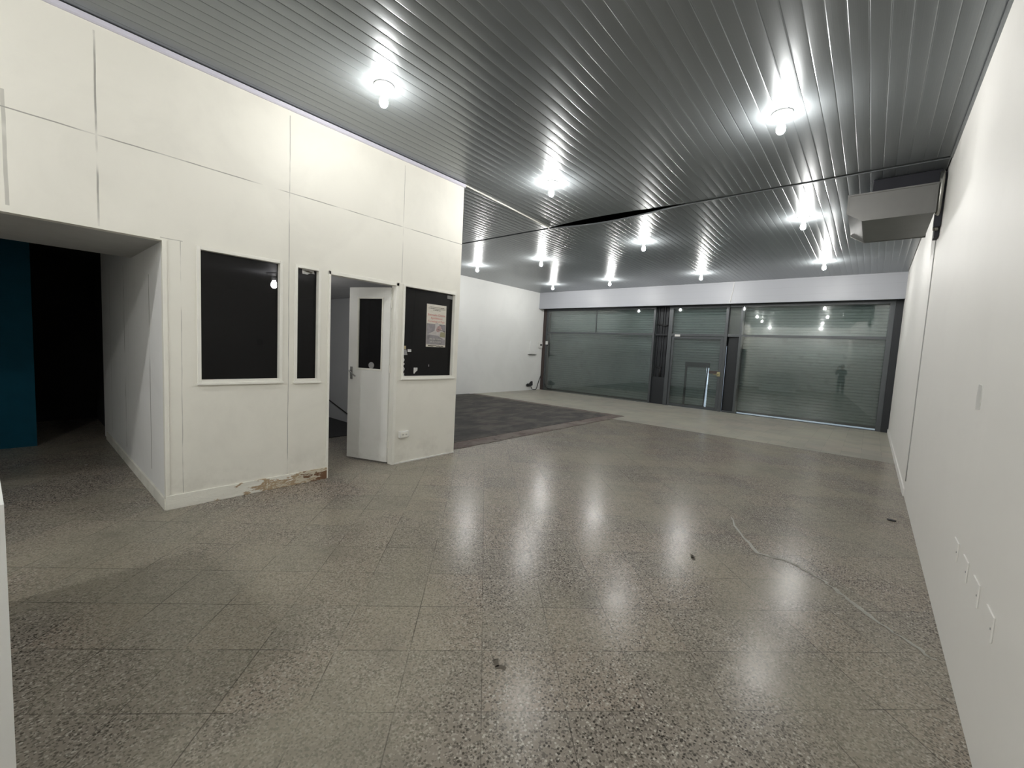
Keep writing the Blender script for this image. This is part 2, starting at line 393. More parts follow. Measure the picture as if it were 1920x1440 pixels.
# passage soffit, booth ceiling
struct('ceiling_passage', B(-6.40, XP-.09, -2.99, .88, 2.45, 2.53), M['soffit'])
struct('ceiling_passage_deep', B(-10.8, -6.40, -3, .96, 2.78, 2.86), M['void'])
bm = B(-9.2, XP-.09, .96, 4.33, 2.50, 2.56); struct('ceiling_booth', bm, M['booth'])
struct('wall_booth_back', slab(0, -9.28, -9.2, (.96, 4.33), (0, 2.6), []), M['booth'])

# plank ceiling, in two runs with an open joint between them
PK = .1165
def gap(x):              # the joint has opened up over a stretch right of the booth corner
    t = (x+5.02)/2.7
    return .24*math.sin(math.pi*min(t*1.0, 1)**.8)**1.3 if 0 < t < 1 else 0
def planks(name, x0, x1, y0, y1):
    bm = bmesh.new(); n = int(round((x1-x0)/PK)); xs = []
    for i in range(n+1):
        a = x1-i*PK
        xs += [(a, .0030), (a-.0020, .0022), (a-.0045, .0005), (a-.008, 0), (a-PK*.5, -.0003), (a-PK+.008, 0), (a-PK+.0045, .0005), (a-PK+.0020, .0022)]
    xs = [q for q in xs if q[0] >= x0-.2]
    ra = [bm.verts.new((x, y0+(gap(x)*.55 if y0 > 0 else 0), H+z)) for x, z in xs]; rb = [bm.verts.new((x, y1-(gap(x)*.45 if y0 < 0 else 0), H+z)) for x, z in xs]
    for i in range(len(xs)-1): bm.faces.new((ra[i], ra[i+1], rb[i+1], rb[i]))
    KEEP.add(id(bm))
    for f in bm.faces:
        f.normal_update()
        if f.normal.z > 0: f.normal_flip()
    return struct(name, bm, M['ceil'], smooth=True)
planks('ceiling', XL, XR-.01, -4, YG-.04)
planks('ceiling_front', XL, XR-.01, YG+.035, YB)
struct('ceiling_void', B(XL-.2, XR+.2, -4.2, 15.1, H+.35, H+.4), M['void'])
bm = bmesh.new()            # closing skirts of the void above the planks
box(bm, XL-.2, XR+.2, -4.2, -4.15, H, H+.4); box(bm, XL-.2, XR+.2, 15.05, 15.1, H, H+.4)
box(bm, XL-.2, XL-.15, -4.2, 15.1, H, H+.4); box(bm, XR+.15, XR+.2, -4.2, 15.1, H, H+.4)
struct('trim_2', bm, M['void'])
# edge strip of the far run: sags where the joint has come loose
bm = bmesh.new(); ring = None
for i in range(97):
    x = XL+.01+(XR-.02-XL)*i/96; s = -gap(x)*.08; YG_ = YG+gap(x)*.55
    r = [bm.verts.new((x, YG_+.020, H+s-.004)), bm.verts.new((x, YG_+.048, H+s-.004)), bm.verts.new((x, YG_+.048, H+s+.014)), bm.verts.new((x, YG_+.020, H+s+.020))]
    if ring:
        for k in range(4): bm.faces.new((ring[k], ring[(k+1) % 4], r[(k+1) % 4], r[k]))
    ring = r
struct('trim_3', bm, M['ceil'])
# wall angles under the ceiling
struct('trim_4', B(XR-.022, XR, -3.9, YG-.04, H-.022, H-.002), M['ceil'])
bm = bmesh.new(); prism(bm, [(XP-.12, 4.008), (XP+.012, 4.008), (XP+.022, 4.018), (XP+.022, 4.052), (XP-.12, 4.052)], 1, -4.0, 4.425)
struct('trim_5', bm, M['lav'])
bm = bmesh.new(); tube(bm, [(XP-.01, 4.43, H-.004), (-4.93, 5.5, H-.008), (-5.04, YG-.04, H-.012)], .011, 6)
struct('trim_6', bm, M['trimw'])
# fascia over the shop front
struct('wall_fascia', B(XL, XR, YB, YB+.05, HB, H+.02), M['fascia'])
struct('ceiling_fascia', B(XL, XR, YB+.05, YF+.4, HB, HB+.05), M['framed'])
bm = bmesh.new(); box(bm, XL, XR, YB-.012, YB+.02, HB-.012, HB+.010, bevel=.003)
struct('trim_7', bm, M['fascia'])
bm = bmesh.new(); tube(bm, [(-3.42, YB-.006, H-.01), (-3.43, YB-.006, 3.8), (-3.50, YB-.006, HB+.01)], .010, 6)
struct('trim_8', bm, M['plastic'])
# baseboards
bm = bmesh.new(); box(bm, XP, XP+.014, .872, 2.385, 0, .135, bevel=.004); struct('baseboard_partition', bm, M['rot'])
bm = bmesh.new(); box(bm, XP, XP+.012, 3.315, 4.405, 0, .02, bevel=.003); struct('baseboard_partition_right', bm, M['doorw'])
bm = bmesh.new(); box(bm, -8.6, XP, .862, .88, 0, .11, bevel=.003); struct('baseboard_passage', bm, M['part'])
bm = bmesh.new(); box(bm, XR-.016, XR, 7.50, 14.6, 0, .10, bevel=.003); struct('baseboard_right', bm, M['wallr'])
# corner board and door lining of the booth front
struct('trim_9', B(XP-.002, XP+.008, .872, .905, .13, 2.452, bevel=.002), M['part'])
bm = bmesh.new()
box(bm, XP-.095, XP+.012, 2.375, 2.400, 0, 2.445, bevel=.003); box(bm, XP-.095, XP+.012, 3.285, 3.325, 0, 2.445, bevel=.003)
box(bm, XP-.095, XP+.012, 2.375, 3.325, 2.405, 2.445, bevel=.003)
struct('trim_10', bm, M['trimw'])

# ---------------------------------------------------------------- booth windows
def window(n, y0, y1, z0, z1):
    e = sempty('window_%d' % n, (XP, (y0+y1)/2, z0))
    obj('window_frame', frame_bm(0, XP-.07, XP+.014, y0+.006, y1-.006, z0+.006, z1-.006, .030), M['trimw'], e)
    obj('glass_pane', B(XP-.052, XP-.046, y0-.004, y1+.004, z0-.004, z1+.004), M['pane'], e)
    s = B(XP, XP+.026, y0-.035, y1+.035, z0-.045, z0-.022, bevel=.004); obj('window_sill', s, M['trimw'], e)
    return e
window(1, 1.146, 1.852, 1.203, 2.432); window(2, 2.023, 2.262, 1.195, 2.425); window(3, 3.42, 4.315, 1.204, 2.425)
# booth door, ajar and swung inward
HX, HY = XP-.095, 3.292; ang = math.atan2(3.058-3.292, -5.545+4.95)
dr = sempty('door_1', (HX, HY, 0)); LW = .66; TH = .036
def leafpt(bm, a0, a1, t0, t1, z0, z1, bevel=.002): return box(bm, a0, a1, t0, t1, z0, z1, bevel=bevel)
def place_leaf(o):
    o.matrix_world = Matrix.Translation((HX, HY, 0)) @ Matrix.Rotation(ang, 4, 'Z')
def leafobj(name, bm, m, parent, smooth=False):
    o = obj(name, bm, m, None, smooth); o.data.transform(Matrix.Translation((HX, HY, 0)) @ Matrix.Rotation(ang, 4, 'Z'))
    o.parent = parent
    bpy.context.view_layer.update(); o.matrix_parent_inverse = parent.matrix_world.inverted(); return o
leaf = leafobj('door_leaf', slab(1, 0, TH, (.0, LW), (.025, 2.385), [(.125, .51, 1.285, 2.24)]), M['doorw'], dr)
leafobj('door_frame', frame_bm(1, .0-.004, TH+.006, .131, .504, 1.291, 2.234, .022), M['trimw'], leaf)
leafobj('glass_pane', B(.12, .515, .015, .020, 1.28, 2.245), M['pane'], leaf)
bm = bmesh.new(); lathe(bm, 0, 0, [(0, 0), (.033, 0), (.035, .003), (.033, .007), (0, .007)], 16)
bm.transform(Matrix.Translation((.26, TH+.001, 1.345)) @ Matrix.Rotation(-math.pi/2, 4, 'X'))
bm = bmesh.new(); tube(bm, [(.29, TH-.014, 1.335), (.29, TH-.012, 1.335)], .045, 20)
leafobj('round_sticker', bm, M['greypaper'], leaf)
bm = bmesh.new()
box(bm, LW-.075, LW-.035, TH, TH+.008, 1.13, 1.30, bevel=.002)
tube(bm, [(LW-.055, TH, 1.245), (LW-.055, TH+.05, 1.245), (LW-.075, TH+.062, 1.240), (LW-.13, TH+.062, 1.20), (LW-.17, TH+.06, 1.175)], .009, 8)
tube(bm, [(LW-.055, 0, 1.245), (LW-.055, -.05, 1.245), (LW-.075, -.06, 1.245), (LW-.17, -.06, 1.24)], .009, 8)
leafobj('door_handle', bm, M['steel'], leaf, True)
bm = bmesh.new()
for z in (.22, 1.25, 2.12): tube(bm, [(-.008, TH*.5, z), (-.008, TH*.5, z+.1)], .009, 8)
leafobj('hinge', bm, M['trimw'], leaf)
# inside the booth: black floor covering, a raked board on the end wall, its ceiling
bm = bmesh.new(); box(bm, -9.2, -6.86, .97, 4.32, 0.001, .014); c = obj('floor_covering', bm, M['black'])
tag(c, 'black floor covering inside the small booth, seen past its open door', 'carpet')
bm = bmesh.new(); prism(bm, [(-9.15, .50), (-7.2, 0.02), (-7.2, 2.48), (-9.15, 2.48)], 1, 4.300, 4.328)
struct('trim_11', bm, M['booth'])
bm = bmesh.new(); tube(bm, [(-9.15, 4.297, .505), (-7.2, 4.297, .025)], .012, 6); struct('trim_12', bm, M['black'])

# ---------------------------------------------------------------- shop front
# frame members: structure, one per bay
def member(bm, x0, x1, z0, z1, d=.05, y=YF): box(bm, x0, x1, y-d, y+d, z0, z1, bevel=.004)
ZT = 2.44; ZH = 3.33
def pane(parent, xa, xb, z0, z1, a, off=0.0):
    """pane leaning slightly round the vertical inside its rebate"""
    bm = bmesh.new(); w2 = (xb-xa)/2
    box(bm, -w2, w2, -.003, .003, z0, z1)
    bm.transform(Matrix.Translation(((xa+xb)/2, YF+off, 0)) @ Matrix.Rotation(a, 4, 'Z'))
    return obj('glass_pane', bm, M['glass'], parent)
def shopwindow(n, x0, x1, fw, a, split=None):
    e = sempty('window_%d' % n, ((x0+x1)/2, YF, 0)); bm = bmesh.new()
    member(bm, x0, x0+fw, 0, ZH+.08); member(bm, x1-fw, x1, 0, ZH+.08)
    member(bm, x0+fw, x1-fw, 0, .010); member(bm, x0+fw, x1-fw, ZT-.035, ZT+.04); member(bm, x0+fw, x1-fw, ZH, ZH+.08)
    if split: member(bm, split-.018, split+.018, ZT+.04, ZH, .02)
    obj('window_frame', bm, M['frame'], e)
    pane(e, x0+fw*.6, x1-fw*.6, .008, ZT-.02, a); pane(e, x0+fw*.6, x1-fw*.6, ZT+.03, ZH+.01, a)
    return e
w4 = shopwindow(4, -10.66, -5.94, .07, .014, split=-8.3)
w5 = shopwindow(5, -3.23, .33, .11, .045)
# glazed door bay between the two windows
d2 = sempty('door_2', (-4.5, YF, 0)); bm = bmesh.new()
member(bm, -5.46, -5.33, 0, ZH+.08); member(bm, -3.66, -3.578, 0, ZH+.08); member(bm, -5.33, -3.66, ZT-.04, ZT+.04); member(bm, -5.33, -3.66, ZH, ZH+.08)
obj('door_frame', bm, M['frame'], d2)
bm = bmesh.new(); member(bm, -5.32, -5.25, .01, ZT-.05, .022); member(bm, -3.76, -3.67, .01, ZT-.05, .022); member(bm, -5.25, -3.76, .01, .09, .022); member(bm, -5.25, -3.76, ZT-.12, ZT-.05, .022)
dl = obj('door_leaf', bm, M['frame'], d2)
pane(dl, -5.26, -3.75, .08, ZT-.11, .02); pane(d2, -5.335, -3.655, ZT+.03, ZH+.01, .02)
lk = obj('door_lock', B(-3.78, -3.68, YF-.05, YF-.022, 1.13, 1.27, bevel=.006), M['brass'], dl)
bm = bmesh.new(); tube(bm, [(-3.73, YF-.05, 1.2), (-3.73, YF-.10, 1.2), (-3.80, YF-.10, 1.19), (-3.88, YF-.09, 1.19)], .011, 8)
obj('handle', bm, M['brass'], lk, True)
# narrow light between door and right window
bm = bmesh.new(); member(bm, -3.56, -3.23, ZT-.035, ZT+.04); member(bm, -3.56, -3.23, ZH, ZH+.08); member(bm, -3.545, -3.23, 0, .05, .03)
e = sempty('window_6', (-3.4, YF, ZT)); obj('window_frame', bm, M['frame'], e)
pane(e, -3.565, -3.225, ZT+.03, ZH+.01, .02)
bm = B(-3.56, -3.23, YF+.07, YF+.09, ZT+.04, ZH, bevel=.003); obj('back_panel', bm, M['sheet'], e)
bm = bmesh.new(); box(bm, -3.545, -3.23, YF+.055, YF+.075, 0, ZT, bevel=.003); obj('lower_panel', bm, M['framed'], e)
# left jamb, post between window and door, right jamb
struct('trim_13', B(XL, -10.66, YF-.07, YF+.3, 0, HB, bevel=.004), M['rust'])
struct('trim_14', B(.33, XR, YF-.10, YF+.3, 0, HB, bevel=.004), M['framed'])
bm = bmesh.new(); box(bm, -5.94, -5.46, YF+.12, YF+.2, 0, HB)
for x in (-5.86, -5.74, -5.66, -5.55): box(bm, x-.018, x+.018, YF+.085, YF+.12, .0 if x > -5.8 else .6, HB, bevel=.003)
box(bm, -5.92, -5.48, YF-.02, YF+.05, ZT-.03, ZT+.02, bevel=.003)
box(bm, -5.94, -5.46, YF+.02, YF+.085, 0, .95, bevel=.003)
struct('trim_15', bm, M['framed'])
bm = bmesh.new(); tube(bm, [(-5.92, YF+.07, 2.78), (-5.80, YF+.05, 2.80), (-5.66, YF+.06, 2.74), (-5.48, YF+.07, 2.78)], .02, 8)
tag(obj('cable', bm, M['black'], None, True), 'short black cable across the top of the dark post left of the glass door', 'cable')
bm = bmesh.new(); tube(bm, [(-5.86, YF+.06, 1.32), (-5.70, YF+.05, 1.28), (-5.62, YF+.05, 1.32)], .022, 8); t = obj('latch', bm, M['black'], None, True)
tag(t, 'black latch halfway up the dark post left of the glass door', 'latch')
bm = bmesh.new(); tube(bm, [(-5.68, YF+.06, 1.3), (-5.67, YF+.06, .97)], .03, 8); obj('latch_bar', bm, M['black'], t, True)
# roller shutters behind the glass
def shutter(x0, x1, z0, label, cut=None):
    """curved slats extruded across the bay, guides at both sides"""
    YS = YF+.22; e = thing('roller_shutter', label, 'shutter', ((x0+x1)/2, YS, z0), 'roller shutters behind the shop glass')
    prof = []; p = .085; z = z0+.06
    while z < HB-.01:
        prof += [(.004, z), (-.012, z+.008), (-.020, z+.03), (-.016, z+.058), (-.004, z+.074)]; z += p
    def strip(xa, xb, zlo=-1, zhi=9):
        bm = bmesh.new(); P = [q for q in prof if zlo <= q[1] <= zhi]
        a = [bm.verts.new((xa, YS+d, zz)) for d, zz in P]; b = [bm.verts.new((xb, YS+d, zz)) for d, zz in P]
        for i in range(len(P)-1): bm.faces.new((a[i], b[i], b[i+1], a[i+1]))
        r = bmesh.ops.extrude_face_region(bm, geom=bm.faces[:])
        for v in [g for g in r['geom'] if isinstance(g, bmesh.types.BMVert)]: v.co.y += .006
        return bm
    if not cut:
        obj('slat_curtain', strip(x0, x1), M['shutter'], e)
        obj('bottom_rail', B(x0, x1, YS-.03, YS+.02, z0, z0+.062, bevel=.004), M['frame'], e)
    else:
        ca, cb, cz = cut
        bm = strip(x0, ca); b2 = strip(cb+.055, x1); b3 = strip(ca, cb+.055, cz+.03)
        for q in (b2, b3):
            me = bpy.data.meshes.new('t'); q.to_mesh(me); q.free(); bm.from_mesh(me); bpy.data.meshes.remove(me)
        obj('slat_curtain', bm, M['shutter'], e)
        obj('bottom_rail', B(x0, ca, YS-.03, YS+.02, z0, z0+.062), M['frame'], e); obj('bottom_rail', B(cb+.055, x1, YS-.03, YS+.02, z0, z0+.062), M['frame'], e)
        wd = obj('wicket_door', strip(ca+.04, cb-.02, z0, cz-.03), M['shutter'], e)
        bm = bmesh.new(); Y0, Y1 = YS-.03, YS+.02
        prism(bm, [(ca-.02, 0.05), (ca+.05, .05), (ca+.05, cz), (ca-.02, cz)], 1, Y0, Y1)
        prism(bm, [(cb-.055, .05), (cb-.02, .05), (cb+.035, cz), (cb, cz)], 1, Y0, Y1)
        prism(bm, [(ca-.03, cz-.05), (cb+.08, cz-.05), (cb+.08, cz+.11), (ca-.03, cz+.11)], 1, Y0, Y1)
        prism(bm, [(ca+.005, .03), (cb+.0, .03), (cb+.0, .09), (ca+.005, .09)], 1, Y0, Y1)
        obj('wicket_frame', bm, M['frame'], wd)
        obj('slide_bolt', B(cb+.06, cb+.38, YS-.06, YS-.03, 1.20, 1.29, bevel=.01), M['lockred'], wd)
    for xa, xb in ((x0-.03, x0+.02), (x1-.02, x1+.03)):
        if -3.7 < xb < -3.58: continue
        obj('guide_rail', B(xa, xb, YS-.04, YS+.04, 0, HB-.01, bevel=.003), M['frame'], e)
    return e
shutter(-10.62, -5.97, .004, 'wide grey-green slatted roller shutter behind the left shop window')
shutter(-5.40, -3.655, .018, 'narrow slatted roller shutter with a small wicket door, behind the glass door', cut=(-4.84, -4.15, 1.43))
shutter(-3.20, .31, .034, 'wide slatted roller shutter behind the right shop window, daylight under its bottom edge')
# the street outside, only glimpsed through the gaps
struct('ground_outside', B(XL-6, 6, 15.0, 30, -.1, -.004), M['outside'])
struct('wall_outer_left', B(XL-.15, -10.60, YF+.3, YF+.4, 0, H), M['framed'])
bm = bmesh.new(); box(bm, -5.99, -5.38, YF+.2, YF+.3, 0, H); box(bm, -3.612, -3.18, YF+.2, YF+.3, 0, H); box(bm, -3.70, -3.55, YF+.2, YF+.3, 2.12, H); box(bm, .29, XR+.15, YF+.2, YF+.3, 0, H)
box(bm, XL-.15, XR+.15, YF+.26, YF+.33, HB-.02, H+.1)
struct('wall_outer_posts', bm, M['framed'])

# ================================================================ THINGS
# ceiling lamps: bare bulbs in white holders
def make_lamp(label):
    t = thing('ceiling_lamp', label, 'lamp', (0, 0, 0), 'bare bulb lamps on the plank ceiling')
    bm = bmesh.new(); lathe(bm, 0, 0, [(0, 0), (.092, 0), (.095, -.006), (.088, -.014), (.060, -.022), (.045, -.034), (0, -.034)], 28); obj('ceiling_rose', bm, M['lamp_base'], t, True)
    bm = bmesh.new(); lathe(bm, 0, 0, [(0, -.03), (.036, -.03), (.036, -.045), (.030, -.05), (.030, -.085), (.026, -.09), (0, -.09)], 20); obj('socket', bm, M['lamp_base'], t, True)
    bm = bmesh.new(); lathe(bm, 0, 0, [(0, -.088), (.018, -.088), (.022, -.10), (.033, -.12), (.040, -.145), (.038, -.168), (.026, -.188), (.012, -.196), (0, -.197)], 16); obj('bulb', bm, M['bulb'], t, True)
    return t
lamps = [(-3.73, 2.33, 'lit bare bulb above the booth front, nearest lamp to the panelled wall'),
 (-.88, 4.88, 'lit bare bulb, largest on the right, on the ceiling before the joint line'),
 (-3.72, 5.06, 'lit bare bulb just this side of the ceiling joint, above mid floor'),
 (-1.07, 8.49, 'lit bare bulb left of the metal duct box, just past the ceiling joint'),
 (-3.89, 8.68, 'lit bare bulb in the middle of the front ceiling, first past the joint line'),
 (-6.84, 9.03, 'lit bare bulb of the first row past the joint, second from the white left wall'),
 (-9.05, 8.87, 'lit bare bulb beside the booth corner, the lamp closest to the white left wall'),
 (-8.96, 12.60, 'lit bare bulb over the left end of the shop front fascia'),
 (-6.66, 12.50, 'lit bare bulb near the fascia above the left shop window, second from the left end'),
 (-3.87, 12.56, 'lit bare bulb near the fascia straight above the glass entrance door'),
 (-1.05, 12.24, 'lit bare bulb near the fascia above the right shop window, below the duct box'),
 (-1.0, 1.2, 'lit bare bulb above where the picture is taken, out of frame'),
 (-1.0, -2.8, 'added fill bulb behind the camera, nearer the right wall'),  # unseen, added to fill the near walls and the passage
 (-3.7, -2.6, 'added fill bulb behind the camera, nearer the panelled wall')]  # second added fill bulb, also out of view
proto = make_lamp(lamps[0][2]); kids = list(proto.children)
for i, (x, y, lab) in enumerate(lamps):
    if i == 0: o = proto
    else:
        o = proto.copy(); COL.objects.link(o); o['label'] = lab
        for k in kids: c = k.copy(); COL.objects.link(c); c.parent = o
    o.location = (x, y, H-.001)

# strengths set to even the walls: nearby lamps dimmed, added fill pair raised
for tgt, f in ((0, .55), (1, .75), (11, .7), (12, 2.3), (13, 2.3)):
    m = M['bulb'].copy(); m.node_tree.nodes['Principled BSDF'].inputs['Emission Strength'].default_value = BULB*f
    root = [o for o in COL.objects if o.get('label') == lamps[tgt][2]][0]
    for c in COL.objects:
        if c.parent == root and c.name.startswith('bulb'): c.data = c.data.copy(); c.data.materials[0] = m
# the booth has a weaker bulb of its own
M['bulb_small'] = M['bulb'].copy(); M['bulb_small'].node_tree.nodes['Principled BSDF'].inputs['Emission Strength'].default_value = BULB*.22
o = thing('booth_lamp', 'dim bulb inside the booth, glowing through its large dark window', 'lamp', (-6.2, 2.29, 2.499))
for k in kids:
    c = k.copy(); COL.objects.link(c); c.parent = o
    if k.name.startswith('bulb'): c.data = k.data.copy(); c.data.materials[0] = M['bulb_small']
# evaporative cooler duct head on the right wall
t = thing('duct_box', 'grey sheet metal duct box hanging under the ceiling beside the right wall', 'air duct', (0, 7.7, 3.53))
poly = [(-.425, 3.64), (-.265, 3.53), (.40, 3.53), (.40, 3.86), (-.425, 3.86)]
bm = bmesh.new(); prism(bm, poly, 1, 7.10, 8.36); bmesh.ops.bevel(bm, geom=bm.edges[:], offset=.006, segments=2, affect='EDGES'); obj('casing', bm, M['sheet'], t)
for y in (7.094, 8.35):
    bm = bmesh.new(); inner = [(-.418, 3.646), (-.262, 3.540), (.392, 3.540), (.392, 3.852), (-.418, 3.852)]
    outer = [(-.434, 3.634), (-.268, 3.521), (.408, 3.521), (.408, 3.870), (-.434, 3.870)]
    R4 = [[bm.verts.new((q[0], yy, q[1])) for q in pp] for pp, yy in ((outer, y-.004), (inner, y-.004), (inner, y+.012), (outer, y+.012))]
    for k in range(4):
        a, b = R4[k], R4[(k+1) % 4]
        for i in range(5): bm.faces.new((a[i], a[(i+1) % 5], b[(i+1) % 5], b[i]))
    obj('edge_flange', bm, M['sheet'], t)
bm = B(-.20, .44, 7.22, 8.2, 3.86, H-.003, bevel=.01); obj('duct_neck', bm, M['sheetdark'], t)
bm = bmesh.new(); tube(bm, [(.430, 7.16, H-.06), (.43, 7.14, 3.9), (.43, 7.16, 3.7), (.432, 7.22, 3.52), (.436, 7.30, 3.36)], .026, 10); obj('drain_pipe', bm, M['pipe'], t, True)
bm = bmesh.new(); box(bm, .41, XR-.004, 7.20, 7.32, 3.38, H-.05, bevel=.006); box(bm, .43, XR-.004, 7.31, 7.5, 3.28, 3.95, bevel=.006); obj('wall_bracket', bm, M['sheetdark'], t)
bm = bmesh.new(); tube(bm, [(XR-.006, 7.62, 3.38), (XR-.006, 7.56, 2.5), (XR-.007, 7.52, 1.5), (XR-.006, 7.47, .5), (XR-.006, 7.455, .21)], .0055, 6)
tag(obj('cable', bm, M['soffit'], None, True), 'thin grey cable running down the right wall below the duct box', 'cable')
# four blank wall plates low on the right wall
pl = [(3.54, .10, .62, 'furthest of four from the camera'), (3.23, .10, .62, 'second of four from the shop front'), (2.93, .085, .62, 'third of four from the shop front'), (2.62, .085, .61, 'nearest of four to the camera')]
base = None
for y, hw, z, w_ in pl:
    lab = 'white blank plate low on the right wall, %s' % w_
    if base is None:
        base = thing('wall_plate', lab, 'wall plate', (XR, 0, 0), 'blank plates low on the right wall')
        obj('cover', B(XR-.007, XR, -.07, .07, -.055, .055, bevel=.003), M['wallr'], base)
        bm = bmesh.new(); tube(bm, [(XR-.009, -.055, 0), (XR-.006, -.055, 0)], .005, 8); obj('screw', bm, M['greypaper'], base)
        ks = list(base.children); o = base
    else:
        o = base.copy(); COL.objects.link(o); o['label'] = lab
        for k in ks: c = k.copy(); COL.objects.link(c); c.parent = o; c.matrix_parent_inverse = k.matrix_parent_inverse.copy()
    o.location = (XR, y, z)
bm = bmesh.new(); prism(bm, [(3.45, 1.45), (3.56, 1.445), (3.575, 1.52), (3.56, 1.59), (3.46, 1.585), (3.445, 1.53)], 0, XR-.003, XR+.001)
tag(obj('wall_patch', bm, plain('dull plaster', (.58, .58, .56), .8), None), 'small pale grey plaster patch at eye height on the right wall', 'patch')
# socket on the booth front
t = thing('power_outlet', 'white surface power outlet low on the booth front beneath the poster window', 'outlet', (XP, 3.455, .35))
obj('housing', B(XP, XP+.038, 3.385, 3.535, .362, .45, bevel=.006), M['plastic'], t)
bm = bmesh.new(); box(bm, XP+.037, XP+.041, 3.40, 3.52, .372, .44, bevel=.002); obj('face_plate', bm, M['trimw'], t)
for y in (3.435, 3.487): 
    bm = bmesh.new(); box(bm, XP+.040, XP+.0425, y-.010, y-.006, .398, .414); box(bm, XP+.040, XP+.0425, y+.006, y+.010, .398, .414)
    obj('socket_slots', bm, M['black'], t)

# poster and stickers on the third booth window
GX = XP-.0455       # face of the glass
t = thing('poster', 'tall white notice poster with red lettering stuck on the dark window', 'poster', (GX, 4.01, 1.63))
def on_glass(bm, y, z, dx, rot=0.0):
    bm.transform(Matrix(((0, 0, 1, GX+dx), (1, 0, 0, y), (0, 1, 0, z), (0, 0, 0, 1))) @ Matrix.Rotation(rot, 4, 'Z')); return bm
def rect(w_, h_, th=.001):
    bm = bmesh.new(); box(bm, -w_/2, w_/2, -h_/2, h_/2, 0, th); return bm
def poly_bm(pts, th=.001):
    bm = bmesh.new(); prism(bm, pts, 2, 0, th); return bm
M['poster'] = plain('poster paper', (.60, .57, .50), .6, var=.05, scale=20)
M['red'] = plain('faded red ink', (.50, .10, .09), .6); M['ink'] = plain('dark ink', (.09, .08, .06), .6)
M['ph1'] = plain('grey photo print', (.24, .225, .235), .5, var=.35, scale=14); M['ph2'] = plain('pinkish print', (.38, .26, .25), .5, var=.2, scale=30)
M['ph3'] = plain('olive print', (.26, .25, .15), .5); M['ph4'] = plain('pale print', (.46, .43, .42), .5, var=.15, scale=20)
sheet = obj('sheet', on_glass(rect(.362, .612), 4.015, 1.934, 0, .006), M['poster'], t)
cy_ = 4.015
obj('heading_lettering', on_glass(text_mesh('Estimado Cliente', .046), cy_, 2.075, .0022), M['red'], sheet)
obj('heading_lettering', on_glass(text_mesh('Ayúdenos a', .046), cy_, 2.030, .0022), M['red'], sheet)
obj('heading_lettering', on_glass(text_mesh('Formalizar el Pago', .041), cy_, 1.985, .0022), M['red'], sheet)
bm = bmesh.new()
for z, w_ in ((2.200, .27), (2.180, .31), (2.158, .14)):
    x = -w_/2
    while x < w_/2: l = random.uniform(.012, .034); box(bm, x, min(x+l, w_/2), z-.0035, z+.0035, 0, .0006); x += l+.006
for v in bm.verts: v.co = Vector((GX+.002+v.co.z, cy_+v.co.x, v.co.y))
obj('small_print', bm, M['ink'], sheet)
ph = obj('picture', on_glass(rect(.350, .30), cy_-.002, 1.812, .0014), M['ph1'], sheet)
obj('picture_detail', on_glass(poly_bm([(-.16, -.04), (.03, -.05), (.17, -.11), (.17, -.02), (.06, .10), (.02, .14), (-.02, .13), (-.03, .02)]), cy_, 1.845, .0020), M['ph4'], ph)
obj('picture_detail', on_glass(poly_bm([(-.02, .01), (.02, .07), (.07, .08), (.09, .03), (.05, -.01), (.01, -.02)]), cy_+.01, 1.865, .0028), M['ph2'], ph)
obj('picture_detail', on_glass(poly_bm([(.02, .015), (.17, -.015), (.17, -.005), (.02, .022)]), cy_, 1.87, .0034), M['ink'], ph)
obj('picture_detail', on_glass(poly_bm([(.07, -.05), (.17, -.055), (.17, .02), (.08, .02)]), cy_, 1.83, .0026), M['ph3'], ph)
obj('slogan_lettering', on_glass(text_mesh('No sea víctima', .036), cy_-.01, 1.735, .0030), M['poster'], sheet)
obj('slogan_lettering', on_glass(text_mesh('use su factura', .036), cy_-.01, 1.695, .0030), M['poster'], sheet)
bm = bmesh.new(); pts = [(.0045, cy_-.14+i*.28/14, 1.650-.001*i+random.uniform(-.007, .007)) for i in range(15)]
tube(bm, [(GX+.002, y, z) for _, y, z in pts], [.008]*5+[.005]*10, 5); obj('signature', bm, M['ink'], sheet)
def sticker(bm, y, z, m, label, name='sticker', rot=0, grp=None): return tag(obj(name, on_glass(bm, y, z, .0005, rot), m), label, 'sticker', grp)
def disc(r): 
    bm = bmesh.new(); lathe(bm, 0, 0, [(0, 0), (r, 0), (r, .001), (0, .001)], 20); return bm
G1 = 'stickers down the left edge of the poster window'
sticker(rect(.066, .044), 3.463, 1.603, M['tan'], 'tan strip of tape above the grey sticker on the poster window')
s_ = sticker(poly_bm([(-.055, .04), (.035, .04), (.055, -.035), (-.06, -.042)]), 3.470, 1.535, M['greypaper'], 'grey square sticker under the tan tape on the poster window')
sticker(rect(.060, .036), 3.556, 1.562, M['paper'], 'tiny white rectangular label right of the grey sticker on the dark window')
def badge(bm, y, z, label, rot=0):
    o = sticker(bm, y, z, M['paper'], label, 'round_sticker', rot, G1); return o
b_ = badge(disc(.031), 3.449, 1.431, 'white round sticker, topmost of the column at the window edge')
obj('badge_print', on_glass(disc(.014), 3.449, 1.431, .002), M['greypaper'], b_)
badge(poly_bm([(-.031, -.008), (-.02, -.022), (.031, .004), (.028, .020), (.010, .020), (-.026, .006)]), 3.452, 1.366, 'white slanted torn sticker, second down the column at the window edge')
b_ = badge(disc(.030), 3.455, 1.306, 'white round sticker with grey print, third down the window edge column')
obj('badge_print', on_glass(rect(.03, .026), 3.455, 1.306, .002), M['greypaper'], b_)
badge(poly_bm([(-.030, -.02), (-.012, -.031), (.028, -.028), (.018, -.004), (.026, .014), (.006, .006), (.002, .030), (-.022, .024)]), 3.460, 1.238, 'white half torn round sticker, lowest of the window edge column')
